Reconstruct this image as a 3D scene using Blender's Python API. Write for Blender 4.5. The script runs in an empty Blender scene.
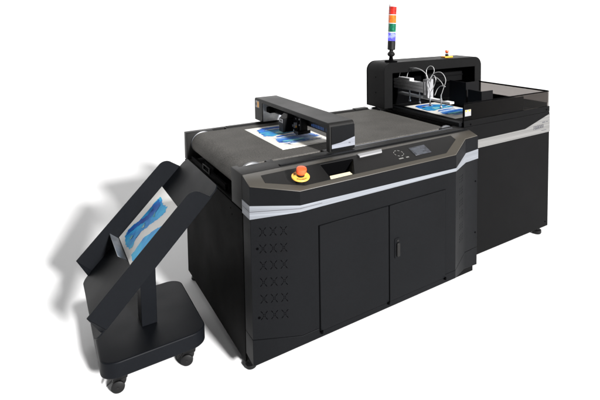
import bpy, bmesh, math, random
from mathutils import Vector, Matrix

random.seed(7)
S = bpy.context.scene
COL = S.collection
PI = math.pi

# ------------------------------------------------------------------ materials
def new_mat(name):
    m = bpy.data.materials.new(name); m.use_nodes = True
    nt = m.node_tree
    return m, nt, nt.nodes['Principled BSDF']

def plain(name, col, rough=.5, metal=0., spec=.5, noise=0., scale=60., bump=0., bscale=500., rvar=0., emit=None, estr=1., coat=0.):
    m, nt, b = new_mat(name)
    b.inputs['Base Color'].default_value = (*col, 1)
    b.inputs['Roughness'].default_value = rough
    b.inputs['Metallic'].default_value = metal
    b.inputs['Specular IOR Level'].default_value = spec
    b.inputs['Coat Weight'].default_value = coat
    tc = nt.nodes.new('ShaderNodeTexCoord')
    if noise > 0:
        n = nt.nodes.new('ShaderNodeTexNoise'); n.inputs['Scale'].default_value = scale; n.inputs['Detail'].default_value = 6
        r = nt.nodes.new('ShaderNodeValToRGB')
        r.color_ramp.elements[0].position = .3; r.color_ramp.elements[1].position = .7
        r.color_ramp.elements[0].color = (*[c*(1-noise) for c in col], 1)
        r.color_ramp.elements[1].color = (*[min(1, c*(1+noise)) for c in col], 1)
        nt.links.new(tc.outputs['Object'], n.inputs['Vector'])
        nb = nt.nodes.new('ShaderNodeTexNoise'); nb.inputs['Scale'].default_value = 2.6; nb.inputs['Detail'].default_value = 7; nb.inputs['Roughness'].default_value = .65
        mb = nt.nodes.new('ShaderNodeMath'); mb.operation = 'MULTIPLY_ADD'; mb.inputs[1].default_value = .9
        sb = nt.nodes.new('ShaderNodeMath'); sb.operation = 'SUBTRACT'; sb.inputs[1].default_value = .45
        nt.links.new(tc.outputs['Object'], nb.inputs['Vector']); nt.links.new(nb.outputs['Fac'], mb.inputs[0])
        nt.links.new(n.outputs['Fac'], mb.inputs[2]); nt.links.new(mb.outputs[0], sb.inputs[0])
        nt.links.new(sb.outputs[0], r.inputs['Fac']); nt.links.new(r.outputs['Color'], b.inputs['Base Color'])
    if rvar > 0:
        n3 = nt.nodes.new('ShaderNodeTexNoise'); n3.inputs['Scale'].default_value = 4.; n3.inputs['Detail'].default_value = 8
        mr = nt.nodes.new('ShaderNodeMapRange'); mr.inputs[1].default_value = .3; mr.inputs[2].default_value = .7
        mr.inputs[3].default_value = rough - rvar; mr.inputs[4].default_value = rough + rvar
        nt.links.new(tc.outputs['Object'], n3.inputs['Vector']); nt.links.new(n3.outputs['Fac'], mr.inputs[0])
        nt.links.new(mr.outputs[0], b.inputs['Roughness'])
    if bump > 0:
        n2 = nt.nodes.new('ShaderNodeTexNoise'); n2.inputs['Scale'].default_value = bscale; n2.inputs['Detail'].default_value = 3
        bp = nt.nodes.new('ShaderNodeBump'); bp.inputs['Strength'].default_value = bump; bp.inputs['Distance'].default_value = .001
        nt.links.new(tc.outputs['Object'], n2.inputs['Vector']); nt.links.new(n2.outputs['Fac'], bp.inputs['Height'])
        nt.links.new(bp.outputs['Normal'], b.inputs['Normal'])
    if emit:
        b.inputs['Emission Color'].default_value = (*emit, 1); b.inputs['Emission Strength'].default_value = estr
    return m

M = {}
M['black'] = plain('black_powder_coat', (.0037, .0040, .0047), .5, spec=.08, noise=.12, scale=160, bump=.16, bscale=620, rvar=.06)
M['black2'] = plain('black_cabinet_paint', (.0031, .0031, .0033), .52, spec=.055, noise=.12, scale=160, bump=.16, bscale=620, rvar=.06)
M['side'] = plain('black_paint_side_shade', (.0028, .0027, .0026), .55, spec=.01, noise=.12, scale=160, bump=.16, bscale=620, rvar=.06)  # the cabinet's black, colour and sheen lowered to hold the side's shade
M['rail'] = plain('dark_grey_paint', (.0115, .0113, .0110), .5, spec=.10, noise=.1, scale=160, bump=.14, bscale=620, rvar=.05)
M['bezel'] = plain('warm_grey_bezel', (.050, .045, .037), .42, spec=.5, noise=.06, scale=160, bump=.1, bscale=620)  # bezel grey with the console top's warm reflected light put into it
M['stand'] = plain('blue_black_paint', (.0034, .0040, .0053), .5, spec=.08, noise=.12, scale=140, bump=.16, bscale=620, rvar=.06)
M['panel'] = plain('matt_black_inlay', (.0085, .0082, .008), .4, spec=.2, noise=.08, scale=120)
M['archp'] = plain('black_housing_paint', (.0050, .0050, .0051), .52, spec=.05, noise=.12, scale=160, bump=.16, bscale=620, rvar=.06)
M['hole'] = plain('dark_hole', (.0008, .0008, .001), .8, spec=.02)
M['inner'] = plain('dark_interior', (.004, .004, .0045), .6, spec=.1)
M['rubber'] = plain('black_rubber', (.0028, .0028, .003), .55, spec=.25, noise=.1)
M['alu'] = plain('satin_aluminium', (.62, .64, .67), .36, metal=1., noise=.05, scale=30, rvar=.05)
M['matt_alu'] = plain('matt_aluminium_brightened', (.74, .74, .75), .45, spec=.5, noise=.06, scale=40)  # suction arm metal, raised to hold the light its shaded side lacks
M['mid_alu'] = plain('mid_grey_aluminium', (.24, .24, .25), .45, spec=.5, noise=.08, scale=40)
M['ring'] = plain('grey_roller_ring', (.07, .074, .082), .4, spec=.5, noise=.08, scale=40)
M['stop'] = plain('grey_bent_sheet_metal', (.135, .145, .16), .4, spec=.5, noise=.15, scale=20)
M['dull'] = plain('dull_metal_edge', (.09, .095, .11), .4, spec=.5)
M['sheen_plate'] = plain('steel_painted_sheen', (.74, .80, .92), .3, metal=.2, noise=.35, scale=16)  # near-matt steel, bluish reflections put into its colour
M['steel_dark'] = plain('grey_steel', (.10, .10, .11), .35, metal=.6)
M['paper'] = plain('white_card_brightened', (.90, .89, .86), .7, spec=.3, noise=.015, scale=60)  # same stock as the flat sheets, kept lighter to offset the tray's weak light
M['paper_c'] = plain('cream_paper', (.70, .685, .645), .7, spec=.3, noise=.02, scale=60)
M['cream'] = plain('cream_label', (.58, .51, .36), .6)
M['white'] = plain('white_label', (.23, .23, .235), .5)
M['orange'] = plain('orange_label', (.80, .36, .03), .5)
M['yellow'] = plain('yellow_plastic', (.86, .43, .07), .4)
M['red'] = plain('red_plastic', (.80, .09, .022), .35)
M['darktext'] = plain('dark_lettering', (.03, .025, .02), .6)
M['greytext'] = plain('grey_lettering', (.035, .035, .045), .5)
M['bluetext'] = plain('blue_lettering', (.012, .09, .34), .5)
M['key'] = plain('pale_key_print', (.17, .17, .16), .5)
M['hose'] = plain('clear_air_hose', (.36, .36, .36), .25, spec=.6)
M['screen'] = plain('grey_display', (.048, .051, .060), .3, noise=.45, scale=70)
M['screenline'] = plain('display_marks', (.075, .082, .095), .3)
M['cap'] = plain('clear_cap', (.72, .72, .72), .25)
M['lamp_red'] = plain('red_lens', (.36, .018, .012), .22, noise=.5, scale=50)
M['lamp_orange'] = plain('orange_lens', (.62, .13, .015), .22, noise=.3, scale=50)
M['lamp_green'] = plain('green_lens', (.006, .12, .062), .22, noise=.4, scale=50)
M['lamp_blue'] = plain('lit_lens', (.14, .12, .42), .25, emit=(.32, .26, 1.0), estr=.55)
def lit():
    m, nt, b = new_mat('lit_violet_lens'); b.inputs['Roughness'].default_value = .25
    b.inputs['Base Color'].default_value = (.05, .045, .30, 1)
    tc = nt.nodes.new('ShaderNodeTexCoord'); n = nt.nodes.new('ShaderNodeTexNoise'); n.inputs['Scale'].default_value = 24; n.inputs['Detail'].default_value = 2
    r = nt.nodes.new('ShaderNodeValToRGB'); r.color_ramp.elements[0].position = .50; r.color_ramp.elements[1].position = .66
    r.color_ramp.elements[0].color = (.07, .05, .85, 1); r.color_ramp.elements[1].color = (.70, .85, 1., 1)
    nt.links.new(tc.outputs['Object'], n.inputs['Vector']); nt.links.new(n.outputs['Fac'], r.inputs['Fac'])
    nt.links.new(r.outputs['Color'], b.inputs['Emission Color']); b.inputs['Emission Strength'].default_value = .7
    return m
M['lamp_blue'] = lit()
M['glow'] = plain('lit_lens_core', (.7, .75, .8), .3, emit=(.8, .9, 1.), estr=.7)

def brushed(name, col):
    m, nt, b = new_mat(name)
    b.inputs['Roughness'].default_value = .42; b.inputs['Metallic'].default_value = .55
    tc = nt.nodes.new('ShaderNodeTexCoord'); mp = nt.nodes.new('ShaderNodeMapping'); mp.inputs['Scale'].default_value = (1.2, 1.2, 190)
    n = nt.nodes.new('ShaderNodeTexNoise'); n.inputs['Scale'].default_value = 1.; n.inputs['Detail'].default_value = 5
    r = nt.nodes.new('ShaderNodeValToRGB'); r.color_ramp.elements[0].position = .3; r.color_ramp.elements[1].position = .72
    r.color_ramp.elements[0].color = (*[c*.74 for c in col], 1); r.color_ramp.elements[1].color = (*[min(1, c*1.2) for c in col], 1)
    nt.links.new(tc.outputs['Object'], mp.inputs['Vector']); nt.links.new(mp.outputs['Vector'], n.inputs['Vector'])
    nt.links.new(n.outputs['Fac'], r.inputs['Fac']); nt.links.new(r.outputs['Color'], b.inputs['Base Color'])
    return m
M['band'] = brushed('brushed_silver_trim', (.235, .25, .275))
M['swoosh'] = brushed('pale_silver_trim', (.27, .285, .325))
M['feedband'] = brushed('champagne_trim', (.205, .203, .198))

def felt():
    m, nt, b = new_mat('grey_felt_belt')
    b.inputs['Roughness'].default_value = .85; b.inputs['Specular IOR Level'].default_value = .2
    tc = nt.nodes.new('ShaderNodeTexCoord')
    n = nt.nodes.new('ShaderNodeTexNoise'); n.inputs['Scale'].default_value = 150; n.inputs['Detail'].default_value = 6; n.inputs['Roughness'].default_value = .75
    n2 = nt.nodes.new('ShaderNodeTexNoise'); n2.inputs['Scale'].default_value = 6; n2.inputs['Detail'].default_value = 5
    mx = nt.nodes.new('ShaderNodeMath'); mx.operation = 'MULTIPLY_ADD'; mx.inputs[1].default_value = .25
    r = nt.nodes.new('ShaderNodeValToRGB'); r.color_ramp.elements[0].position = .42; r.color_ramp.elements[1].position = .85
    r.color_ramp.elements[0].color = (.026, .0248, .0228, 1); r.color_ramp.elements[1].color = (.125, .119, .110, 1)
    bp = nt.nodes.new('ShaderNodeBump'); bp.inputs['Strength'].default_value = .4; bp.inputs['Distance'].default_value = .001
    nt.links.new(tc.outputs['Object'], n.inputs['Vector']); nt.links.new(tc.outputs['Object'], n2.inputs['Vector'])
    nt.links.new(n2.outputs['Fac'], mx.inputs[0]); nt.links.new(n.outputs['Fac'], mx.inputs[2])
    nt.links.new(mx.outputs[0], r.inputs['Fac']); nt.links.new(r.outputs['Color'], b.inputs['Base Color'])
    nt.links.new(n.outputs['Fac'], bp.inputs['Height']); nt.links.new(bp.outputs['Normal'], b.inputs['Normal'])
    return m
M['belt'] = felt()

def ink(name, stops, scale=(9, 9, 9), seed=0.):
    m, nt, b = new_mat(name)
    b.inputs['Roughness'].default_value = .6
    tc = nt.nodes.new('ShaderNodeTexCoord'); mp = nt.nodes.new('ShaderNodeMapping')
    mp.inputs['Scale'].default_value = scale; mp.inputs['Location'].default_value = (seed, seed*1.7, 0)
    n = nt.nodes.new('ShaderNodeTexNoise'); n.inputs['Scale'].default_value = 1.; n.inputs['Detail'].default_value = 9
    n.inputs['Roughness'].default_value = .62; n.inputs['Distortion'].default_value = .7
    r = nt.nodes.new('ShaderNodeValToRGB')
    e = r.color_ramp.elements
    while len(e) < len(stops): e.new(.5)
    for el, (p, c) in zip(e, stops): el.position = p; el.color = (*c, 1)
    nt.links.new(tc.outputs['Object'], mp.inputs['Vector']); nt.links.new(mp.outputs['Vector'], n.inputs['Vector'])
    nt.links.new(n.outputs['Fac'], r.inputs['Fac']); nt.links.new(r.outputs['Color'], b.inputs['Base Color'])
    return m
M['ink_a'] = ink('blue_teal_ink', [(.30, (.004, .035, .22)), (.42, (.010, .11, .45)), (.50, (.02, .27, .55)), (.58, (.06, .38, .46)), (.68, (.30, .55, .60)), (.78, (.70, .76, .76))], (9, 26, 9), 3.)
M['ink_b'] = ink('deep_blue_ink', [(.32, (.004, .022, .17)), (.44, (.008, .08, .40)), (.54, (.03, .20, .58)), (.62, (.25, .45, .68)), (.72, (.72, .80, .84))], (6, 34, 8), 11.)
M['ink_c'] = ink('cyan_ink', [(.28, (.006, .09, .46)), (.40, (.008, .26, .72)), (.52, (.012, .48, .90)), (.70, (.10, .72, .95))], (6, 6, 6), 5.)
M['ink_d'] = ink('sand_wash', [(.35, (.50, .48, .45)), (.5, (.70, .66, .58)), (.65, (.84, .83, .80))], (7, 18, 7), 2.)
M['ink_t'] = ink('teal_wash', [(.3, (.03, .30, .38)), (.5, (.12, .46, .52)), (.7, (.60, .74, .74))], (14, 40, 9), 8.)

M['ink_e'] = ink('ultramarine_ink', [(.3, (.005, .05, .34)), (.5, (.006, .12, .52)), (.7, (.010, .24, .70))], (8, 8, 8), 4.)
M['ink_w'] = ink('pale_streak', [(.35, (.35, .52, .68)), (.5, (.70, .78, .82)), (.65, (.86, .86, .85))], (9, 30, 9), 6.)
def smoked():
    m = bpy.data.materials.new('smoked_acrylic'); m.use_nodes = True; nt = m.node_tree; nt.nodes.clear()
    o = nt.nodes.new('ShaderNodeOutputMaterial'); t = nt.nodes.new('ShaderNodeBsdfTransparent'); g = nt.nodes.new('ShaderNodeBsdfGlossy')
    t.inputs['Color'].default_value = (.515, .497, .486, 1)      # two faces per sheet
    g.inputs['Color'].default_value = (.8, .8, .8, 1); g.inputs['Roughness'].default_value = .06
    f = nt.nodes.new('ShaderNodeFresnel'); f.inputs['IOR'].default_value = 1.14
    n = nt.nodes.new('ShaderNodeTexNoise'); n.inputs['Scale'].default_value = 3.
    mx = nt.nodes.new('ShaderNodeMixShader')
    nt.links.new(f.outputs[0], mx.inputs[0]); nt.links.new(t.outputs[0], mx.inputs[1]); nt.links.new(g.outputs[0], mx.inputs[2])
    nt.links.new(mx.outputs[0], o.inputs['Surface'])
    return m
M['smoke'] = smoked()
M['backdrop'] = plain('white_studio_sweep', (.85, .85, .85), .8, spec=.1, noise=.006, scale=2.)

# ------------------------------------------------------------------ mesh helpers
def bx(bm, x0, x1, y0, y1, z0, z1):
    v = [bm.verts.new(p) for p in ((x0,y0,z0),(x1,y0,z0),(x1,y1,z0),(x0,y1,z0),(x0,y0,z1),(x1,y0,z1),(x1,y1,z1),(x0,y1,z1))]
    for f in ((3,2,1,0),(4,5,6,7),(0,1,5,4),(1,2,6,5),(2,3,7,6),(3,0,4,7)): bm.faces.new([v[i] for i in f])

def solid(bm, bot, top):
    """closed body between two matching loops of points"""
    a = [bm.verts.new(p) for p in bot]; b = [bm.verts.new(p) for p in top]; n = len(a)
    bm.faces.new(a[::-1]); bm.faces.new(b)
    for i in range(n): bm.faces.new((a[i], a[(i+1) % n], b[(i+1) % n], b[i]))

def prism(bm, poly, axis, a, b):
    f = {'x': lambda p, t: (t, p[0], p[1]), 'y': lambda p, t: (p[0], t, p[1]), 'z': lambda p, t: (p[0], p[1], t)}[axis]
    solid(bm, [f(p, a) for p in poly], [f(p, b) for p in poly])

def frame_for(d):
    d = Vector(d).normalized(); h = Vector((0, 0, 1)) if abs(d.z) < .9 else Vector((1, 0, 0))
    u = d.cross(h).normalized(); return u, d.cross(u).normalized()

def cyl(bm, p0, p1, r0, r1=None, n=28):
    p0, p1 = Vector(p0), Vector(p1); r1 = r0 if r1 is None else r1
    u, w = frame_for(p1 - p0)
    ring = lambda p, r: [p + (u*math.cos(2*PI*i/n) + w*math.sin(2*PI*i/n))*r for i in range(n)]
    solid(bm, ring(p0, r0), ring(p1, r1))

def lathe(bm, c, axis, prof, n=32):
    """prof: (distance along the axis, radius)"""
    c = Vector(c); d = Vector(axis).normalized(); u, w = frame_for(d)
    rings = []
    for t, r in prof:
        rings.append([bm.verts.new(c + d*t + (u*math.cos(2*PI*i/n) + w*math.sin(2*PI*i/n))*max(r, 1e-5)) for i in range(n)])
    for a, b in zip(rings, rings[1:]):
        for i in range(n): bm.faces.new((a[i], a[(i+1) % n], b[(i+1) % n], b[i]))
    bm.faces.new(rings[0][::-1]); bm.faces.new(rings[-1])

def tube(bm, pts, r, n=10, sub=8):
    P = [Vector(p) for p in pts]; Q = [P[0]*2 - P[1]] + P + [P[-1]*2 - P[-2]]; path = []
    for i in range(1, len(Q) - 2):
        for k in range(sub):
            t = k/sub; a, b, c, d = Q[i-1], Q[i], Q[i+1], Q[i+2]
            path.append(.5*((2*b) + (c-a)*t + (2*a-5*b+4*c-d)*t*t + (3*b-a-3*c+d)*t**3))
    path.append(P[-1]); rings = []; u = None
    for i, p in enumerate(path):
        d = (path[min(i+1, len(path)-1)] - path[max(i-1, 0)]).normalized()
        if u is None: u, _ = frame_for(d)
        u = (u - d*u.dot(d)).normalized(); w = d.cross(u)
        rings.append([bm.verts.new(p + (u*math.cos(2*PI*k/n) + w*math.sin(2*PI*k/n))*r) for k in range(n)])
    for a, b in zip(rings, rings[1:]):
        for k in range(n): bm.faces.new((a[k], a[(k+1) % n], b[(k+1) % n], b[k]))
    bm.faces.new(rings[0][::-1]); bm.faces.new(rings[-1])

def rrect(x0, x1, y0, y1, r, n=7, corners=(1, 1, 1, 1)):
    """rounded rectangle, corners: (x0y0, x1y0, x1y1, x0y1)"""
    out = []
    for (cx, cy, a0, on, px, py) in ((x0+r, y0+r, PI, corners[0], x0, y0), (x1-r, y0+r, 1.5*PI, corners[1], x1, y0),
                                     (x1-r, y1-r, 0, corners[2], x1, y1), (x0+r, y1-r, .5*PI, corners[3], x0, y1)):
        if on: out += [(cx + r*math.cos(a0 + .5*PI*i/n), cy + r*math.sin(a0 + .5*PI*i/n)) for i in range(n+1)]
        else: out.append((px, py))
    return out

def link(name, bm, mat, parent=None, bevel=0., seg=2, ang=32):
    bmesh.ops.recalc_face_normals(bm, faces=bm.faces[:])
    if parent is not None:
        o = parent; off = Vector((0, 0, 0))
        while o is not None: off += o.location; o = o.parent
        bmesh.ops.translate(bm, verts=bm.verts[:], vec=-off)
    me = bpy.data.meshes.new(name); bm.to_mesh(me); bm.free()
    for p in me.polygons: p.use_smooth = True
    me.set_sharp_from_angle(angle=math.radians(ang))
    me.materials.append(mat if not isinstance(mat, str) else M[mat])
    ob = bpy.data.objects.new(name, me); COL.objects.link(ob)
    if parent is not None: ob.parent = parent
    if bevel > 0:
        md = ob.modifiers.new('Bevel', 'BEVEL'); md.width = bevel; md.segments = seg; md.limit_method = 'ANGLE'
        md.angle_limit = math.radians(ang); md.harden_normals = False
    return ob

def part(name, mat, parent, *shapes, bevel=0., seg=2, ang=32):
    """shapes: tuples (function, args...) all going into ONE mesh"""
    bm = bmesh.new()
    for s in shapes: s[0](bm, *s[1:])
    return link(name, bm, mat, parent, bevel, seg, ang)

def parts(name, mat, parent, *shapes, **kw):
    return [part(name, mat, parent, s, **kw) for s in shapes]

def thing(name, label, cat, loc, group=None):
    o = bpy.data.objects.new(name, None); COL.objects.link(o); o.location = loc
    o.empty_display_size = .1
    o['label'] = label; o['category'] = cat
    if group: o['group'] = group
    return o

def cut(ob, cutters):
    """subtract closed bodies from a mesh for good (the cutters are removed)"""
    for bm in cutters:
        bmesh.ops.recalc_face_normals(bm, faces=bm.faces[:])
        me = bpy.data.meshes.new('cut'); off = Vector((0, 0, 0)); p = ob.parent
        while p is not None: off += p.location; p = p.parent
        bmesh.ops.translate(bm, verts=bm.verts[:], vec=-off)
        bm.to_mesh(me); bm.free()
        c = bpy.data.objects.new('cut', me); COL.objects.link(c)
        if ob.parent: c.location = off
        md = ob.modifiers.new('Cut', 'BOOLEAN'); md.operation = 'DIFFERENCE'; md.object = c; md.solver = 'EXACT'
        bpy.context.view_layer.update()
        dg = bpy.context.evaluated_depsgraph_get()
        nm = bpy.data.meshes.new_from_object(ob.evaluated_get(dg))
        ob.modifiers.remove(md); ob.data = nm
        bpy.data.objects.remove(c)
        for p in nm.polygons: p.use_smooth = True
        nm.set_sharp_from_angle(angle=math.radians(32))

def lettering(name, txt, size, origin, right, up, mat, parent, depth=.0006, spacing=1.):
    cu = bpy.data.curves.new('t', 'FONT'); cu.body = txt; cu.size = size; cu.extrude = depth; cu.space_character = spacing
    ob = bpy.data.objects.new('t', cu); COL.objects.link(ob); bpy.context.view_layer.update()
    me = bpy.data.meshes.new_from_object(ob.evaluated_get(bpy.context.evaluated_depsgraph_get()))
    bpy.data.objects.remove(ob)
    bm = bmesh.new(); bm.from_mesh(me)
    r = Vector(right).normalized(); u = Vector(up).normalized(); n = r.cross(u)
    for v in bm.verts: v.co = Vector(origin) + r*v.co.x + u*v.co.y + n*v.co.z
    return link(name, bm, mat, parent)

def empty_part(name, parent, loc):
    o = bpy.data.objects.new(name, None); COL.objects.link(o); o.parent = parent
    o.location = Vector(loc) - parent.location; o.empty_display_size = .05
    return o

# ------------------------------------------------------------------ setting: white studio sweep
bm = bmesh.new()
prof = [(-9., 0.)] + [(8 + 5*math.sin(a*PI/2/20), 5 - 5*math.cos(a*PI/2/20)) for a in range(21)] + [(13., 12.)]
ra = [bm.verts.new((-70, y, z)) for y, z in prof]; rb = [bm.verts.new((70, y, z)) for y, z in prof]
for i in range(len(prof)-1): bm.faces.new((ra[i], rb[i], rb[i+1], ra[i+1]))
fl = link('floor', bm, 'backdrop'); fl['kind'] = 'structure'
fl['label'] = 'seamless white studio floor sweep under and behind the machine'

# ------------------------------------------------------------------ conveyor printer
pr = thing('conveyor_printer', 'black flatbed conveyor printer with grey belt, print bridge and two front cabinet doors', 'printer', (.7, .5, 0))
TOP = lambda y, o=0.: .95 + .3*y + o          # the console's sloping top

part('cabinet_body', 'black2', pr, (bx, .008, 1.453, .004, 1.059, .05, .776), bevel=.002)
sp = part('side_panel', 'side', pr, (bx, 0, .007, 0, 1.061, .05, .776), bevel=.0015)
parts('screw', 'hole', sp, (cyl, (-.001, .17, .74), (.001, .17, .74), .004), (cyl, (-.001, .15, .715), (.001, .15, .715), .004))
part('base_rail', 'black2', pr, (bx, .02, 1.44, .02, 1.04, .035, .049))

# front rail with ring slot and guide gap, back rail
fr = part('front_rail', 'rail', pr, (bx, 0, 1.455, 0, .148, .781, .95), bevel=.002)
c1 = bmesh.new(); bx(c1, .028, .168, .120, .160, .84, .97)
c2 = bmesh.new(); bx(c2, .20, .485, .112, .160, .925, .97)
c3 = bmesh.new(); bx(c3, .64, 1.33, .116, .160, .925, .97)
c4 = bmesh.new(); bx(c4, .64, 1.42, .060, .068, .944, .97)
cut(fr, [c1, c2, c3, c4])
parts('guide_strip', 'inner', pr, (bx, .201, .484, .122, .147, .9, .936), (bx, .641, 1.329, .124, .147, .9, .936))
part('edge_trim', 'dull', pr, (bx, .645, 1.40, .100, .105, .9502, .9525), bevel=.001)
part('guide_trim', 'black', pr, (bx, .19, 1.44, .008, .03, .9502, .957), bevel=.002)
br = part('back_rail', 'rail', pr, (bx, 0, 1.345, 1.0, 1.061, .781, .95), bevel=.002)
c1 = bmesh.new(); bx(c1, .16, .24, .98, 1.03, .92, .97)
cut(br, [c1])
part('guide_strip', 'rail', pr, (bx, .25, 1.22, 1.012, 1.045, .9502, .9545), bevel=.002)
part('rail_cap', 'rail', pr, (bx, 1.225, 1.34, 1.006, 1.055, .9502, .958), bevel=.002)

# belt: a stadium loop round two rollers
def stadium(xa, xb, zc, r, n=18):
    return [(xa + r*math.cos(PI/2 + PI*i/n), zc + r*math.sin(PI/2 + PI*i/n)) for i in range(n+1)] + \
           [(xb + r*math.cos(-PI/2 + PI*i/n), zc + r*math.sin(-PI/2 + PI*i/n)) for i in range(n+1)]
part('conveyor_belt', 'belt', pr, (prism, stadium(.092, 1.372, .880, .0665), 'y', .151, .984))
def ring(y0, y1, x, z, r):
    bm = bmesh.new(); lathe(bm, (x, y0, z), (0, 1, 0), [(0, r-.008), (.003, r), (y1-y0-.003, r), (y1-y0, r-.008)], 48)
    return link('roller_ring', bm, 'ring', pr)
ring(.127, .150, .097, .882, .0735); ring(.985, .999, .095, .880, .071)
ring(.152, .170, 1.395, .885, .0725); ring(.985, .999, 1.385, .885, .0745)
part('roller_bracket', 'hole', pr, (bx, .016, .03, .30, .96, .785, .815), (bx, .03, .06, .55, .72, .80, .835))
part('bracket_clip', 'inner', pr, (bx, .010, .016, .56, .575, .80, .834), (bx, .010, .016, .575, .68, .80, .805), (bx, .010, .016, .575, .68, .829, .834),
     (bx, .010, .016, .68, .695, .80, .834), bevel=.001)

# front shell, bent in plan
PLAN = [(.0015, -.004), (.0015, -.098), (.192, -.204), (1.147, -.204), (1.339, -.083), (1.453, -.074), (1.453, -.004)]
fp = part('front_panel', 'black', pr, (solid, [(x, y, .213) for x, y in PLAN], [(x, y, .815) for x, y in PLAN]), bevel=.0018)
SKZ = [.100, .0895, .1665, .165, .110, .097, .097]           # the lower edge rises where the front bulges
part('skirt', 'black', pr, (solid, [(x, y, z) for (x, y), z in zip(PLAN, SKZ)], [(x, y, .2112) for x, y in PLAN]), bevel=.0015)
part('plinth', 'black2', pr, (bx, .030, 1.442, -.050, -.0045, .050, .0885), bevel=.002)
con = part('console', 'bezel', pr, (solid, [(x, y, .8165) for x, y in PLAN], [(x, y, TOP(y)) for x, y in PLAN]), bevel=.003)
con_low = None
# console cheeks: the upright faces of the console are black, its top is the warm grey bezel
OUT = [(.0, -.0045), (.0, -.0995), (.1915, -.2060), (1.1475, -.2060), (1.3395, -.0850), (1.4545, -.0760), (1.4545, -.0045)]
INN = [(.0030, -.0045), (.0030, -.0965), (.1928, -.2030), (1.1462, -.2030), (1.3384, -.0822), (1.4520, -.0730), (1.4520, -.0045)]
bm = bmesh.new()
for i in range(len(OUT)-1):
    a, b, c, d = OUT[i], OUT[i+1], INN[i+1], INN[i]
    solid(bm, [(*a, .817), (*b, .817), (*c, .817), (*d, .817)],
          [(*a, TOP(a[1], -.003)), (*b, TOP(b[1], -.003)), (*c, TOP(c[1], -.003)), (*d, TOP(d[1], -.003))])
link('console_skirt', bm, 'black', pr)

# black inlay on the console
INL = [(.076, -.038), (.073, -.097), (.229, -.176), (1.100, -.174), (1.268, -.071), (1.272, -.022), (.62, -.030)]
inl = part('control_panel', 'panel', pr, (solid, [(x, y, TOP(y, -.004)) for x, y in INL], [(x, y, TOP(y, .0012)) for x, y in INL]))
PO = [(.372, -.046), (.566, -.050), (.498, -.174), (.366, -.176)]
PI_ = [(.392, -.060), (.525, -.064), (.485, -.160), (.385, -.162)]
for o in (con, inl):
    b_ = bmesh.new(); solid(b_, [(x, y, TOP(y, -.052)) for x, y in PI_], [(x, y, TOP(y, .006)) for x, y in [(2*PO[i][0]*.53 - PI_[i][0]*.06, 2*PO[i][1]*.53 - PI_[i][1]*.06) if 0 else PO[i] for i in range(4)]])
    cut(o, [b_])
def quad_slab(pts, lo, hi): return (solid, [(x, y, TOP(y, lo)) for x, y in pts], [(x, y, TOP(y, hi)) for x, y in pts])
bm = bmesh.new()
def wall(bm, i, j):
    a, b = PO[i], PO[j]; c, d = PI_[j], PI_[i]; s = .0015
    P = [Vector((a[0], a[1], TOP(a[1], -.0005))), Vector((b[0], b[1], TOP(b[1], -.0005))), Vector((c[0], c[1], TOP(c[1], -.0515))), Vector((d[0], d[1], TOP(d[1], -.0515)))]
    n = (P[1]-P[0]).cross(P[2]-P[0]).normalized(); cen = Vector((.45, -.11, .93))
    if n.dot(cen - P[0]) < 0: n = -n
    solid(bm, P, [p + n*s for p in P])
for i in (0, 2, 3): wall(bm, i, (i+1) % 4)
solid(bm, [(x, y, TOP(y, -.0515)) for x, y in PI_], [(x, y, TOP(y, -.050)) for x, y in PI_])
pk = link('storage_pocket', bm, 'hole', pr)
bm = bmesh.new(); wall(bm, 1, 2); link('pocket_cheek', bm, 'bezel', pk)
part('pocket_label', 'cream', pk, quad_slab([(.372, -.150), (.482, -.150), (.484, -.172), (.364, -.174)], -.002, .0016))
part('label_strip', 'white', pr, quad_slab([(.596, -.034), (.754, -.030), (.741, -.055), (.598, -.059)], .0008, .010), bevel=.002)
sc = part('display', 'screen', pr, quad_slab([(.915, -.062), (1.029, -.060), (1.020, -.138), (.907, -.139)], .0008, .0030), bevel=.001)
bm = bmesh.new()
for k in range(5):
    y = -.075 - k*.0125; s_ = random.uniform(.05, .09)
    sh = quad_slab([(.922, y), (.922+s_, y), (.922+s_, y-.006), (.922, y-.006)], .0028, .0036); sh[0](bm, *sh[1:])
link('display_text', bm, 'screenline', sc)
bm = bmesh.new()
for k in range(8):
    a = 2*PI*k/8 + .2; u = Vector((math.cos(a), math.sin(a))); t = Vector((-u.y, u.x)); c = Vector((.828, -.088)) + u*.027
    q = [c + t*.006 + u*.0018, c + t*.006 - u*.0018, c - t*.006 - u*.0018, c - t*.006 + u*.0018]
    sh = quad_slab([(p.x, p.y) for p in q], .0008, .0020); sh[0](bm, *sh[1:])
for x0, x1 in ((.795, .825), (.843, .862)):
    sh = quad_slab([(x0, -.132), (x1, -.131), (x1, -.139), (x0, -.140)], .0008, .0020); sh[0](bm, *sh[1:])
link('keypad', bm, 'key', pr)

# console emergency stop
def estop(parent, c, n, r, name='emergency_stop', legend=True):
    c = Vector(c); n = Vector(n).normalized()
    bm = bmesh.new(); lathe(bm, c, n, [(0, r*.58), (.022*r/.035, r*.56), (.024*r/.035, r*.5)])
    lathe(bm, c + n*.0300*r/.035, n, [(0, r*.46), (.010*r/.035, r*.46), (.012*r/.035, r*.40)])
    e = link(name, bm, 'rubber', parent)
    k = r/.035
    if legend:
        bm = bmesh.new(); lathe(bm, c + n*.0215*k, n, [(0, r*1.05), (.002, r*1.10), (.006, r*1.10), (.008, r*1.05)], 40)
        link('legend_ring', bm, 'yellow', e)
    bm = bmesh.new(); lathe(bm, c + n*.0405*k, n, [(0, r*.50), (.005*k, r*.54), (.008*k, r*.62), (.020*k, r*.63), (.025*k, r*.58), (.027*k, r*.40), (.0275*k, .001)])
    link('push_button', bm, 'red', e)
    return e
ES = Vector((.222, -.140, TOP(-.140)))
n_ = Vector((0, -.3, 1)).normalized()
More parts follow.
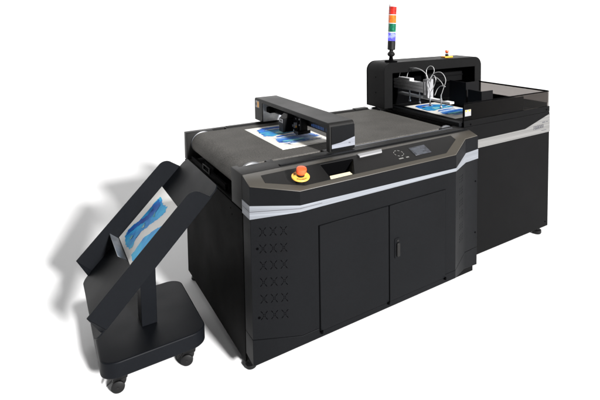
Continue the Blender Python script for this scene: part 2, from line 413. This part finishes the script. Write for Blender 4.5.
e = estop(pr, ES, n_, .038)
bm = bmesh.new()
u_ = Vector((1, 0, 0)); w_ = n_.cross(u_)
for k in range(14):
    a = -2.5 + k*.16 if k < 10 else 2.2 + (k-10)*.2
    c = ES + n_*.0316 + (u_*math.cos(a) + w_*math.sin(a))*.031
    rr = u_*math.cos(a) + w_*math.sin(a); tt = n_.cross(rr)
    ln = random.choice((.003, .0045))
    q = [c + rr*ln + tt*.0013, c - rr*ln + tt*.0013, c - rr*ln - tt*.0013, c + rr*ln - tt*.0013]
    part('legend_mark', 'darktext', e, (solid, q, [p + n_*.0006 for p in q]))

# silver band round the console
BAND = [((-.0020, -.004), .835, .773), ((-.0020, -.1008), .833, .771), ((.1912, -.2070), .823, .793), ((.30, -.2070), .822, .794), ((1.1480, -.2070), .811, .793),
        ((1.3402, -.0862), .837, .779), ((1.4560, -.0770), .842, .782)]
INB = [(.0010, -.004), (.0010, -.0984), (.1922, -.2040), (.30, -.2040), (1.147, -.2040), (1.339, -.0832), (1.4545, -.074)]
bm = bmesh.new()
fo = [bm.verts.new((x, y, t)) for (x, y), t, b in BAND]; bo = [bm.verts.new((x, y, b)) for (x, y), t, b in BAND]
fi = [bm.verts.new((x, y, t)) for (x, y), (_, t, b) in zip(INB, BAND)]; bi = [bm.verts.new((x, y, b)) for (x, y), (_, t, b) in zip(INB, BAND)]
for i in range(len(BAND)-1):
    bm.faces.new((fo[i], fo[i+1], bo[i+1], bo[i])); bm.faces.new((fi[i], bi[i], bi[i+1], fi[i+1]))
    bm.faces.new((fo[i], fi[i], fi[i+1], fo[i+1])); bm.faces.new((bo[i], bo[i+1], bi[i+1], bi[i]))
for i in (0, -1): bm.faces.new((fo[i], bo[i], bi[i], fi[i]))
bd = link('trim_band', bm, 'band', pr)
bm = bmesh.new()
LN = [((-.0028, -.004), .806), ((-.0028, -.1014), .804), ((.1908, -.2078), .808), ((.30, -.2078), .808)]
for (a, za), (b, zb) in zip(LN, LN[1:]):
    solid(bm, [(*a, za), (*b, zb), (b[0]+.001, b[1]+.0012, zb), (a[0]+.001, a[1]+.0012, za)], [(*a, za+.003), (*b, zb+.002), (b[0]+.001, b[1]+.0012, zb+.002), (a[0]+.001, a[1]+.0012, za+.003)])
link('band_groove', bm, 'steel_dark', bd)

# doors
def door(x0, x1):
    bm = bmesh.new(); bx(bm, x0, x1, -.2105, -.2042, .197, .706)
    d = link('cabinet_door', bm, 'black', pr, bevel=.003, seg=1)
    return d
part('door_gap', 'hole', pr, (bx, .2795, 1.0685, -.20425, -.2036, .1935, .7062))
d1 = door(.2835, .6755); d2 = door(.6800, 1.0650)
for d, x in ((d1, .288), (d1, .671), (d2, 1.060)):
    part('hinge_pin', 'hole', d, (cyl, (x, -.214, .190), (x, -.214, .202), .006), (cyl, (x, -.205, .193), (x, -.216, .193), .005))
hd = part('handle', 'black', d2, (prism, rrect(.710, .744, .418, .524, .008, 4), 'y', -.2145, -.2104), bevel=.0012)
part('latch', 'panel', hd, (prism, rrect(.719, .738, .428, .500, .006, 4), 'y', -.2235, -.2143), bevel=.002)
part('lock', 'panel', hd, (cyl, (.7275, -.2143, .511), (.7275, -.2170, .511), .006))

# ventilation slots: crossed dashes on the left facet, small slots on the right one
def on_facet(o, t, n, u, z, off=0.): return Vector((o[0] + t.x*u + n.x*off, o[1] + t.y*u + n.y*off, z))
tL = Vector((.192, -.106)).normalized(); nL = Vector((tL.y, -tL.x))
tR = Vector((.192, .121)).normalized(); nR = Vector((tR.y, -tR.x))
def dash(bm, o, t, n, u, z, du, dz, half, hw):
    l = math.hypot(du, dz); a = (du/l, dz/l); b = (-a[1], a[0])
    P = [(u + a[0]*half*s1 + b[0]*hw*s2, z + a[1]*half*s1 + b[1]*hw*s2) for s1, s2 in ((1, 1), (-1, 1), (-1, -1), (1, -1))]
    solid(bm, [on_facet(o, t, n, p[0], p[1], -.001) for p in P], [on_facet(o, t, n, p[0], p[1], .0006) for p in P])
oL = (.0015, -.098)
for r in range(6):
    for c in range(3):
        bm = bmesh.new()
        u = .052 + c*.0455; z = .711 - r*.0774
        for sx in (-1, 1):
            for sz in (-1, 1):
                dash(bm, oL, tL, nL, u + sx*.0105, z + sz*.0150, sx, sz*1.25, .0062, .0017)
                dash(bm, oL, tL, nL, u + sx*.0034, z + sz*.0045, 0, 1, .0030, .0015)
        link('vent_pattern', bm, 'hole', fp)
oR = (1.147, -.204)
for r in range(6):
    for c in range(3):
        bm = bmesh.new()
        for k in range(3):
            u = .092 + c*.033; z = .730 - r*.072 - k*.016 - c*.004
            dash(bm, oR, tR, nR, u, z, 1, 1.4, .0050, .0016)
        link('vent_pattern', bm, 'hole', fp)
for u, z in ((.028, .635), (.030, .315)):
    bm = bmesh.new(); p = on_facet(oL, tL, nL, u, z); n3 = Vector((nL.x, nL.y, 0)); cyl(bm, p - n3*.001, p + n3*.001, .006); link('panel_screw', bm, 'hole', fp)
for z in (.640, .311): part('panel_screw', 'hole', fp, (cyl, (1.435, -.0745, z), (1.435, -.0775, z), .005))

# levelling feet
for x, y in ((.035, .03), (.035, 1.02), (1.40, .14), (1.40, 1.02)):
    bm = bmesh.new(); lathe(bm, (x, y, 0), (0, 0, 1), [(0, .024), (.006, .027), (.018, .026), (.022, .012), (.036, .012)])
    link('levelling_foot', bm, 'rubber', pr)

# print bridge: an arch across the belt
pb = empty_part('print_bridge', pr, (.56, .6, .95))
def arch_yz(y0, y1, z0, z1, r, iy0, iy1, iz1):
    o = [(y0, z0)] + [(y0 + r - r*math.cos(a*PI/16), z1 - r + r*math.sin(a*PI/16)) for a in range(9)]
    o += [(y1 - r + r*math.sin(a*PI/16), z1 - r + r*math.cos(a*PI/16)) for a in range(9)] + [(y1, z0)]
    o += [(iy1, z0), (iy1, iz1), (iy0, iz1), (iy0, z0)]
    return o
part('bridge_housing', 'rail', pb, (prism, arch_yz(.064, 1.150, .953, 1.108, .022, .100, 1.010, 1.082), 'x', .487, .640), bevel=.0025)
part('end_cover', 'black', pb, (bx, .498, .640, .0600, .0645, .957, 1.088), bevel=.0015)
SW = [(.4985, .972), (.6400, .9715), (.6400, 1.020), (.555, .9985), (.4985, .993)]
part('trim_swoosh', 'swoosh', pb, (prism, SW, 'y', .0580, .0605))
lettering('bridge_logo', 'FB', .012, (.600, .0578, .986), (1, 0, 0), (0, 0, 1), 'greytext', pb)
part('inner_plate', 'sheen_plate', pb, (bx, .492, .632, 1.0055, 1.0095, .956, 1.080))
part('carriage_beam', 'panel', pb, (bx, .568, .600, .102, 1.005, 1.010, 1.046), bevel=.002)
part('linear_guide', 'mid_alu', pb, (bx, .572, .596, .102, 1.005, 1.048, 1.064), bevel=.002)
bm = bmesh.new()
y = .435
for wd in (.014, .018, .012, .016, .02, .012, .016, .014, 0, .02, .022):
    if wd: part('beam_letter', 'bluetext', pb, (bx, .5672, .5682, y - wd, y, 1.018, 1.036 if random.random() < .6 else 1.032))
    y -= wd + .005 if wd else .02
st = part('sticker', 'white', pb, (bx, .4862, .4872, 1.060, 1.132, 1.042, 1.090))
part('sticker_patch', 'orange', st, (bx, .4855, .4863, 1.068, 1.096, 1.046, 1.086))
part('sticker_mark', 'greytext', st, (cyl, (.4854, 1.116, 1.066), (.4863, 1.116, 1.066), .011))
part('drag_chain', 'hole', pb, (bx, .535, .565, .66, .99, 1.034, 1.056), bevel=.004)
part('chain_anchor', 'hole', pb, (bx, .512, .552, .94, 1.0, 1.022, 1.058), bevel=.004)

# print head on the carriage
ph = part('print_head', 'black', pr, (bx, .448, .514, .570, .636, .970, 1.052), bevel=.003)
part('carriage', 'panel', ph, (bx, .5215, .567, .484, .645, .974, 1.068), bevel=.003)
bm = bmesh.new(); solid(bm, [(.452, .572, 1.0525), (.5205, .572, 1.0525), (.5205, .634, 1.0525), (.452, .634, 1.0525)], [(.478, .576, 1.079), (.5205, .576, 1.079), (.5205, .630, 1.079), (.478, .630, 1.079)])
link('head_cover', bm, 'rail', ph, bevel=.002)
part('head_label', 'mid_alu', ph, (bx, .4465, .4485, .576, .630, 1.028, 1.050))
part('label_text', 'darktext', ph, (bx, .4460, .4468, .584, .612, 1.035, 1.043))
part('head_tray', 'panel', ph, (bx, .500, .582, .474, .5385, .966, .986), bevel=.003)
part('side_bracket', 'black', ph, (bx, .512, .521, .505, .520, .9865, 1.055), bevel=.002)
parts('ink_nozzle', 'white', ph, (cyl, (.516, .555, .992), (.516, .555, 1.026), .0065), (cyl, (.508, .564, 1.000), (.508, .564, 1.014), .004), (cyl, (.516, .535, .955), (.516, .535, .9675), .004))
part('nozzle_tip', 'orange', ph, (cyl, (.516, .531, 1.000), (.516, .531, 1.011), .0055))
part('nozzle_stem', 'mid_alu', ph, (cyl, (.516, .531, 1.0115), (.516, .531, 1.030), .0045))
parts('head_bolt', 'mid_alu', ph, (cyl, (.5215, .494, 1.055), (.516, .494, 1.055), .0055), (cyl, (.5215, .494, 1.020), (.516, .494, 1.020), .005), (cyl, (.5215, .545, 1.05), (.518, .545, 1.05), .004))

# ------------------------------------------------------------------ sheet feeder
fd = thing('sheet_feeder', 'black sheet feeder with smoked acrylic guard and suction arm at the printer\'s far end', 'sheet feeder', (1.93, .58, 0))
X0, X1, Y0, Y1 = 1.462, 2.390, .08, 1.09
part('cabinet_body', 'black2', fd, (bx, X0, X1, Y0, Y1, .05, .944), bevel=.002)
part('front_rim', 'black2', fd, (bx, 1.484, X1, Y0, .100, .9455, .986), bevel=.0015)
part('entry_rim', 'black', fd, (bx, 1.458, 1.502, .100, .845, .9455, .975), bevel=.005)
part('side_rim', 'black2', fd, (bx, 2.372, X1, .101, Y1, .9455, 1.012), bevel=.0015)
part('feed_bed', 'inner', fd, (bx, 1.503, 2.371, .101, 1.08, .9445, .9475))
FB = [(X0, .788), (2.392, .789), (2.392, .928), (2.10, .848), (X0, .843)]
fb = part('trim_stripe', 'feedband', fd, (prism, FB, 'y', .0775, .0805))
lettering('logo', 'FB8000', .040, (2.195, .0770, .826), (1, 0, .035), (0, 0, 1), 'greytext', fb, spacing=1.0)
parts('logo_line', 'greytext', fb, (bx, 2.300, 2.335, .0766, .0772, .868, .874), (bx, 2.345, 2.368, .0766, .0772, .869, .874), (bx, 2.29, 2.35, .0766, .0772, .808, .812))
for x, z in ((1.545, .958), (2.352, .962), (2.357, .088)): part('panel_screw', 'hole', fd, (cyl, (x, .0785, z), (x, .0805, z), .006))
for x, y in ((1.52, .12), (2.305, .115), (1.52, 1.04), (2.33, 1.04)):
    bm = bmesh.new(); lathe(bm, (x, y, 0), (0, 0, 1), [(0, .030), (.008, .034), (.026, .033), (.032, .016), (.0495, .016)])
    link('levelling_foot', bm, 'rubber', fd)
# smoked acrylic guard
part('added_dark_backing', 'inner', fd, (bx, 1.492, 2.10, .096, .099, .9865, 1.088))  # added dark sheet, keeps the view through the front guard dark
part('front_guard', 'smoke', fd, (bx, 1.488, 2.386, .086, .091, .987, 1.097))
part('side_guard', 'smoke', fd, (bx, 2.379, 2.384, .0925, .828, 1.0125, 1.095))
part('guard_frame', 'hole', fd, (bx, 1.484, 1.488, .084, .094, .9865, 1.102), (bx, 1.4885, 2.387, .0845, .0925, 1.0975, 1.104), (bx, 2.374, 2.387, .093, .828, 1.0955, 1.106), bevel=.001)
gs = part('guard_sticker', 'white', fd, (bx, 1.496, 1.552, .0846, .0858, 1.015, 1.058))
parts('sticker_patch', 'orange', gs, (bx, 1.500, 1.514, .0838, .0847, 1.045, 1.056), (bx, 1.530, 1.546, .0838, .0847, 1.046, 1.056))

# gantry housing of the feeder
AX0, AX1, AY0, AY1 = 1.375, 2.425, .835, 1.085
r = .075
def arch_xz(z0, z1, inner=None):
    o = [(AX0, z0)] + [(AX0 + r - r*math.cos(a*PI/20), z1 - r + r*math.sin(a*PI/20)) for a in range(11)]
    o += [(AX1 - r + r*math.sin(a*PI/20), z1 - r + r*math.cos(a*PI/20)) for a in range(11)] + [(AX1, z0)]
    if inner: o += [(inner[1], z0), (inner[1], inner[2]), (inner[0], inner[2]), (inner[0], z0)]
    return o
gh = part('gantry_housing', 'archp', fd, (prism, arch_xz(.9665, 1.318, (1.455, 2.345, 1.235)), 'y', AY0, AY1-.02), (prism, arch_xz(.9665, 1.318), 'y', AY1-.0195, AY1), bevel=.004)
parts('panel_screw', 'hole', gh, (cyl, (1.3765, .95, 1.20), (1.3740, .95, 1.20), .006), (cyl, (1.3765, .95, 1.08), (1.3740, .95, 1.08), .006))
parts('inner_rail', 'black2', gh, (bx, 1.90, 2.34, .985, 1.0, 1.10, 1.205), (bx, 1.90, 2.34, .975, .985, 1.15, 1.158), bevel=.002)
part('back_plate', 'hole', gh, (bx, 1.456, 2.344, 1.03, 1.06, .95, 1.234))
e2 = estop(gh, (2.10, .93, 1.3315), (0, 0, 1), .026, legend=False)
part('mount_box', 'orange', e2, (bx, 2.055, 2.145, .900, .960, 1.3183, 1.331), bevel=.003)

# side guides standing on the feed bed
part('sheet_guide', 'inner', fd, (bx, 1.975, 1.985, .395, .545, .948, 1.098), (bx, 1.985, 2.10, .395, .402, .948, 1.098), bevel=.0015)
part('sheet_guide', 'inner', fd, (bx, 1.975, 1.985, .565, .76, .948, 1.150), (bx, 1.9855, 2.12, .565, .572, .948, 1.150), bevel=.0015)

# suction arm
sa = empty_part('suction_arm', fd, (1.63, .8, 1.1))
part('arm_beam', 'matt_alu', sa, (bx, 1.605, 1.655, .645, 1.03, 1.092, 1.112), (bx, 1.611, 1.655, .645, 1.03, 1.112, 1.118), (bx, 1.605, 1.655, .645, 1.03, 1.118, 1.138),
     (bx, 1.611, 1.655, .645, 1.03, 1.138, 1.144), (bx, 1.605, 1.655, .645, 1.03, 1.144, 1.165), (bx, 1.608, 1.65, .82, .97, 1.1655, 1.185), bevel=.0012)
part('end_block', 'mid_alu', sa, (bx, 1.60, 1.665, .600, .644, 1.055, 1.198), (bx, 1.59, 1.60, .612, .632, 1.08, 1.18), bevel=.002)  # same metal as the beam, darkened because its front faces the key lamp
part('cross_bar', 'matt_alu', sa, (bx, 1.612, 1.652, .355, .978, 1.044, 1.060), bevel=.0015)
part('bar_clamp', 'hole', sa, (bx, 1.615, 1.648, .42, .44, 1.0605, 1.078), bevel=.001)
for yy in (.818, .693, .569, .445):
    bm = bmesh.new(); cyl(bm, (1.607, yy, 1.022), (1.607, yy, 1.105), .0045, n=14)
    lathe(bm, (1.607, yy, 1.006), (0, 0, 1), [(0, .010), (.006, .011), (.014, .006), (.018, .006)], 16)
    lathe(bm, (1.607, yy, 1.064), (0, 0, 1), [(0, .007), (.014, .007)], 16)
    link('suction_cup', bm, 'alu', sa)
HOSES = [[(1.62, .975, 1.175), (1.62, .955, 1.225), (1.62, .90, 1.252), (1.62, .81, 1.270), (1.62, .72, 1.270), (1.63, .66, 1.245), (1.63, .615, 1.195)],
         [(1.64, .90, 1.18), (1.64, .88, 1.225), (1.64, .83, 1.256), (1.64, .74, 1.262), (1.64, .66, 1.235), (1.64, .63, 1.195)],
         [(1.62, .605, 1.15), (1.60, .60, 1.22), (1.61, .615, 1.27), (1.62, .59, 1.300), (1.62, .55, 1.295), (1.62, .54, 1.262), (1.61, .565, 1.22), (1.60, .59, 1.17), (1.607, .569, 1.10)],
         [(1.63, .60, 1.18), (1.62, .56, 1.235), (1.61, .50, 1.262), (1.61, .44, 1.262), (1.61, .400, 1.215), (1.61, .425, 1.150), (1.607, .445, 1.10)],
         [(1.63, .60, 1.13), (1.62, .575, 1.20), (1.62, .545, 1.235), (1.62, .52, 1.205), (1.615, .54, 1.15), (1.607, .57, 1.10)],
         [(1.64, .60, 1.20), (1.63, .53, 1.22), (1.62, .46, 1.195), (1.61, .42, 1.165)],
         [(1.62, .415, 1.165), (1.62, .46, 1.165), (1.62, .50, 1.14), (1.61, .52, 1.09)]]
for h in HOSES:
    bm = bmesh.new(); tube(bm, h, .0026); link('air_hose', bm, 'hose', sa)

# signal tower
sg = empty_part('signal_tower', fd, (1.485, .90, 1.318))
B = Vector((1.485, .90, 1.3185)); A = Vector((.045, 0, 1)).normalized()
def ln(name, mat, prof): 
    bm = bmesh.new(); lathe(bm, B, A, prof, 32); return link(name, bm, mat, sg)
ln('base_flange', 'hole', [(0, .050), (.008, .050), (.012, .018), (.040, .014), (.042, .014)])
ln('ball_joint', 'panel', [(.040, .014), (.048, .026), (.060, .031), (.072, .026), (.080, .016), (.092, .016)])
ln('tower_body', 'rubber', [(.0925, .024), (.096, .031), (.160, .031), (.163, .029)])
z = .1635
for nm, mt, h in (('blue_lens', 'lamp_blue', .070), ('green_lens', 'lamp_green', .070), ('orange_lens', 'lamp_orange', .066), ('red_lens', 'lamp_red', .066)):
    ln(nm, mt, [(z, .030), (z+.002, .0315), (z+h-.008, .0315), (z+h-.006, .030)])
    ln('lens_ring', 'cap', [(z+h-.0058, .0305), (z+h-.0055, .0322), (z+h-.0012, .0322), (z+h-.0008, .0305)])
    z += h
ln('lens_cap', 'cap', [(z, .031), (z+.010, .0315), (z+.015, .026), (z+.016, .004)])

# ------------------------------------------------------------------ printed sheets
def rough(poly, amp, n=9, an=1.):
    out = []
    for i, p in enumerate(poly):
        q = poly[(i+1) % len(poly)]
        for k in range(n):
            t = k/n; a = amp if k else amp*.3
            out.append((p[0] + (q[0]-p[0])*t + random.uniform(-a, a)*an, p[1] + (q[1]-p[1])*t + random.uniform(-a, a)))
    return out
W_, L_ = .322, .600
def sheet(name, label, base, du, dw, n, art, group, an=1., card='paper'):
    """base: the sheet's far, downstream-most corner; du: travel direction, dw: across"""
    base, du, dw, n = Vector(base), Vector(du).normalized(), Vector(dw).normalized(), Vector(n).normalized()
    P = lambda s, w, h: base + du*s + dw*w + n*h
    root = thing(name, label, 'print', P(W_/2, L_/2, 0), group)
    c = [(0, 0), (W_, 0), (W_, L_), (0, L_)]
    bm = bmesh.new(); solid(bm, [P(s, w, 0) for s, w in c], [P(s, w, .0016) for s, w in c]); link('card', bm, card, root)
    for i, (poly, mat, amp) in enumerate(art):
        bm = bmesh.new(); q = [(min(max(s, .006), W_-.006), min(max(w, .006), L_-.006)) for s, w in rough(poly, amp, an=an)]
        vs = [bm.verts.new(P(s, w, .0021 + i*.0004)) for s, w in q]
        f = bm.faces.new(vs); bmesh.ops.triangulate(bm, faces=[f]); link('printed_image', bm, mat, root)
    return root
ART1 = [([(.263, .074), (.283, .17), (.291, .255), (.243, .285), (.204, .262), (.161, .262), (.067, .250), (.03, .265), (.014, .229), (.012, .136), (.106, .045), (.178, .039), (.221, .036)], 'ink_a', .006),
        ([(.229, .300), (.17, .292), (.119, .287), (.03, .345), (.012, .43), (.07, .460), (.115, .482), (.206, .478), (.272, .458), (.280, .42)], 'ink_b', .006),
        ([(.20, .500), (.12, .505), (.02, .495), (.012, .560), (.07, .588), (.162, .582), (.240, .545), (.25, .51)], 'ink_d', .007),
        ([(.266, .078), (.283, .16), (.25, .155), (.235, .11), (.19, .085), (.14, .10), (.09, .085), (.12, .05), (.19, .045), (.225, .042)], 'ink_e', .006),
        ([(.225, .305), (.17, .298), (.12, .292), (.07, .318), (.10, .335), (.16, .322), (.21, .33)], 'ink_e', .005),
        ([(.10, .345), (.05, .36), (.02, .41), (.03, .43), (.08, .40), (.12, .38)], 'ink_e', .006),
        ([(.21, .20), (.14, .19), (.10, .215), (.05, .20), (.06, .235), (.13, .245), (.20, .245)], 'ink_t', .006),
        ([(.25, .43), (.18, .425), (.12, .44), (.13, .462), (.20, .468), (.255, .455)], 'ink_t', .004),
        ([(.27, .345), (.17, .332), (.06, .338), (.02, .36), (.05, .362), (.16, .350), (.25, .358)], 'ink_w', .003),
        ([(.25, .12), (.18, .105), (.12, .118), (.14, .128), (.20, .122)], 'ink_w', .003),
        ([(.28, .505), (.20, .498), (.10, .505), (.03, .498), (.05, .512), (.15, .516), (.24, .515)], 'ink_b', .003)]
ART2 = [([(.038, .104), (.092, .094), (.102, .15), (.164, .112), (.211, .076), (.26, .052), (.292, .079), (.304, .159), (.297, .255), (.272, .262), (.249, .225), (.231, .212), (.194, .231), (.139, .267), (.104, .293), (.062, .311), (.038, .276), (.049, .218), (.04, .164)], 'ink_c', .005),
        ([(.134, .363), (.212, .303), (.256, .318), (.300, .322), (.305, .5), (.2, .55), (.1, .5), (.09, .42)], 'ink_c', .0035),
        ([(.094, .10), (.103, .158), (.165, .12), (.212, .084), (.26, .06), (.284, .09), (.255, .10), (.21, .13), (.17, .165), (.11, .205), (.06, .19), (.05, .115)], 'ink_e', .005),
        ([(.10, .195), (.125, .215), (.115, .235)], 'ink_t', .002), ([(.17, .18), (.20, .19), (.185, .215)], 'ink_t', .002), ([(.255, .15), (.275, .155), (.27, .18), (.25, .175)], 'ink_t', .003)]
G = 'printed sheets'
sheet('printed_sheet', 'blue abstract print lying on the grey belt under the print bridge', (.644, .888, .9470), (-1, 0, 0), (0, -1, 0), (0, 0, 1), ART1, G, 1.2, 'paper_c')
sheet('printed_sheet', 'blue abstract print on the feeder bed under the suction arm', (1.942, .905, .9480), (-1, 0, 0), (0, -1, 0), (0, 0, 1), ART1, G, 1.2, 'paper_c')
SD = Vector((-.682, 0, -.731)); SN = Vector((-.731, 0, .682)); TO = Vector((-.045, 0, .845))
tp = TO + SD*.196 + SN*.004
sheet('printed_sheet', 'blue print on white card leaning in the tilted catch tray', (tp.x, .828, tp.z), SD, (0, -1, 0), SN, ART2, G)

# ------------------------------------------------------------------ output stand with tilted catch tray
so = thing('catch_stand', 'black castered stand with a tilted open catch tray at the printer\'s near end', 'stand', (-.335, .48, 0))
def T(s, y, h): return TO + SD*s + SN*h + Vector((0, y, 0))
def tslab(bm, poly, h0, h1):           # poly in (s, y)
    solid(bm, [T(s, y, h0) for s, y in poly], [T(s, y, h1) for s, y in poly])
def wing(bm, poly, y0, y1):            # poly in (s, h)
    solid(bm, [T(s, y0, h) for s, h in poly], [T(s, y1, h) for s, h in poly])
part('tray_floor', 'stand', so, (tslab, rrect(.0, .775, .204, .812, .035, 6), -.004, .003), bevel=.001)
WP = rrect(.055, .715, -.003, .100, .045, 8, (0, 0, 0, 1))
WPf = [(.055, -.003), (.715, -.003), (.706, .100)] + [(.108 - .045*math.sin(a*PI/16)*1.0, .100 - .045 + .045*math.cos(a*PI/16)) for a in range(9)]
for y0, y1, inn in ((.196, .2035, 1), (.8125, .820, -1)):
    w = part('tray_side', 'stand', so, (wing, WPf, y0, y1), bevel=.0012)
    # the wing's end is folded in along a slanting line
    yo, yi = (y0, y0 + .020) if inn == 1 else (y1, y1 - .020); k = .004*inn
    part('folded_end', 'stand', w, (solid, [T(.7155, yo, -.003), T(.7065, yo, .100), T(.738, yi, .004)], [T(.7155, yo + k, -.003), T(.7065, yo + k, .100), T(.738, yi + k, .004)]))
part('sheet_stop', 'stop', so, (solid, [T(.522, .50, .0035), T(.525, .50, .0035), T(.525, .810, .0035), T(.522, .810, .0035)], [T(.522, .50, .060), T(.525, .50, .060), T(.525, .810, .060), T(.522, .810, .060)]), bevel=.0008)
# post: square tube cut to the tray's slope
zt = lambda x: TO.z + (TO.x - x)*(-.731/.682)*1. - .012
bm = bmesh.new()
solid(bm, [(-.368, .392, .166), (-.300, .392, .166), (-.300, .500, .166), (-.368, .500, .166)],
          [(-.368, .392, zt(-.368)), (-.300, .392, zt(-.300)), (-.300, .500, zt(-.300)), (-.368, .500, zt(-.368))])
link('post', bm, 'stand', so, bevel=.002)
parts('tray_bracket', 'stand', so, (wing, [(.36, -.032), (.50, -.032), (.50, -.0045), (.36, -.0045)], .375, .391), (wing, [(.36, -.032), (.50, -.032), (.50, -.0045), (.36, -.0045)], .501, .517), bevel=.0015)
part('foot_plate', 'stand', so, (prism, rrect(-.556, -.116, .186, .770, .072, 10), 'z', .090, .165), bevel=.006, seg=3)
def caster(x, y, rot):
    c = empty_part('caster', so, (x, y, 0))
    R_ = Matrix.Rotation(rot, 3, 'Z'); O = Vector((x, y, 0)); q = lambda a, b, cc: O + R_ @ Vector((a, b, cc))
    bm = bmesh.new(); cyl(bm, q(0, 0, .078), q(0, 0, .0895), .024, n=24)
    solid(bm, [q(-.022, -.013, .054), q(.036, -.013, .044), q(.036, .013, .044), q(-.022, .013, .054)], [q(-.022, -.014, .0785), q(.028, -.014, .0785), q(.028, .014, .0785), q(-.022, .014, .0785)])
    link('fork', bm, 'rubber', c, bevel=.003)
    for sgn in (-1, 1):
        bm = bmesh.new(); lathe(bm, q(.014, sgn*.0145 + (0 if sgn > 0 else -.016), .027), R_ @ Vector((0, 1, 0)), [(0, .018), (.003, .024), (.005, .027), (.013, .027), (.016, .021)], 28)
        link('wheel', bm, 'rubber', c)
    bm = bmesh.new(); cyl(bm, q(.014, -.0325, .027), q(.014, .0325, .027), .005, n=12); link('axle', bm, 'panel', c)
    bm = bmesh.new(); solid(bm, [q(.040, -.012, .046), q(.062, -.010, .030), q(.062, .010, .030), q(.040, .012, .046)], [q(.036, -.012, .062), q(.060, -.010, .038), q(.060, .010, .038), q(.036, .012, .062)])
    link('brake_pedal', bm, 'rubber', c, bevel=.002)
caster(-.474, .244, math.radians(165)); caster(-.186, .238, math.radians(160)); caster(-.465, .69, math.radians(170)); caster(-.195, .69, math.radians(170))

# ------------------------------------------------------------------ light: studio lamps
def area(name, loc, target, size, power, col=(1, 1, 1)):
    l = bpy.data.lights.new(name, 'AREA'); l.shape = 'DISK'; l.size = size; l.energy = power; l.color = col
    o = bpy.data.objects.new(name, l); COL.objects.link(o); o.location = loc
    o.rotation_euler = (Vector(target) - Vector(loc)).to_track_quat('-Z', 'Y').to_euler()
    return o
D_ = Vector((-.28, 2.6, -1)).normalized(); tgt = Vector((.8, .6, .5))
area('key_lamp', tgt - D_*60, tgt, 5., 112000, (1, .99, .985))
area('overhead_softbox', (.8, .6, 7.), (.8, .6, 0), 6., 62, (1, 1, 1))
area('side_softbox', (9., -2.0, 3.6), (1.5, .3, .6), 3., 120, (1, .97, .93))
W = bpy.data.worlds.new('World'); S.world = W; W.use_nodes = True
W.node_tree.nodes['Background'].inputs['Color'].default_value = (.93, .96, 1, 1)
W.node_tree.nodes['Background'].inputs['Strength'].default_value = .065

# ------------------------------------------------------------------ camera (rising-front view: lens shift keeps uprights straight)
yaw, pitch, roll = .652313755, -.0639398264, -.00142288804
f, px, py = 489.273967, 406.254802, 48.3869648
Fw = Vector((math.sin(yaw)*math.cos(pitch), math.cos(yaw)*math.cos(pitch), math.sin(pitch)))
r0 = Vector((math.cos(yaw), -math.sin(yaw), 0)); u0 = r0.cross(Fw)
Rt = r0*math.cos(roll) + u0*math.sin(roll); Up = -r0*math.sin(roll) + u0*math.cos(roll)
cd = bpy.data.cameras.new('Camera'); cam = bpy.data.objects.new('Camera', cd); COL.objects.link(cam)
cd.sensor_fit = 'HORIZONTAL'; cd.sensor_width = 36; cd.lens = f/600*36
cd.shift_x = (300 - px)/600; cd.shift_y = (py - 200)/600
cd.clip_start = .05; cd.clip_end = 200
mw = Matrix((Rt, Up, -Fw)).transposed().to_4x4(); mw.translation = Vector((-.732976935, -2.20155074, 1.66642887))
cam.matrix_world = mw
S.camera = cam

S.view_settings.view_transform = 'Standard'; S.view_settings.look = 'None'
S.view_settings.exposure = 0; S.view_settings.gamma = 1
S.cycles.use_denoising = True
S.cycles.max_bounces = 8; S.cycles.transparent_max_bounces = 16
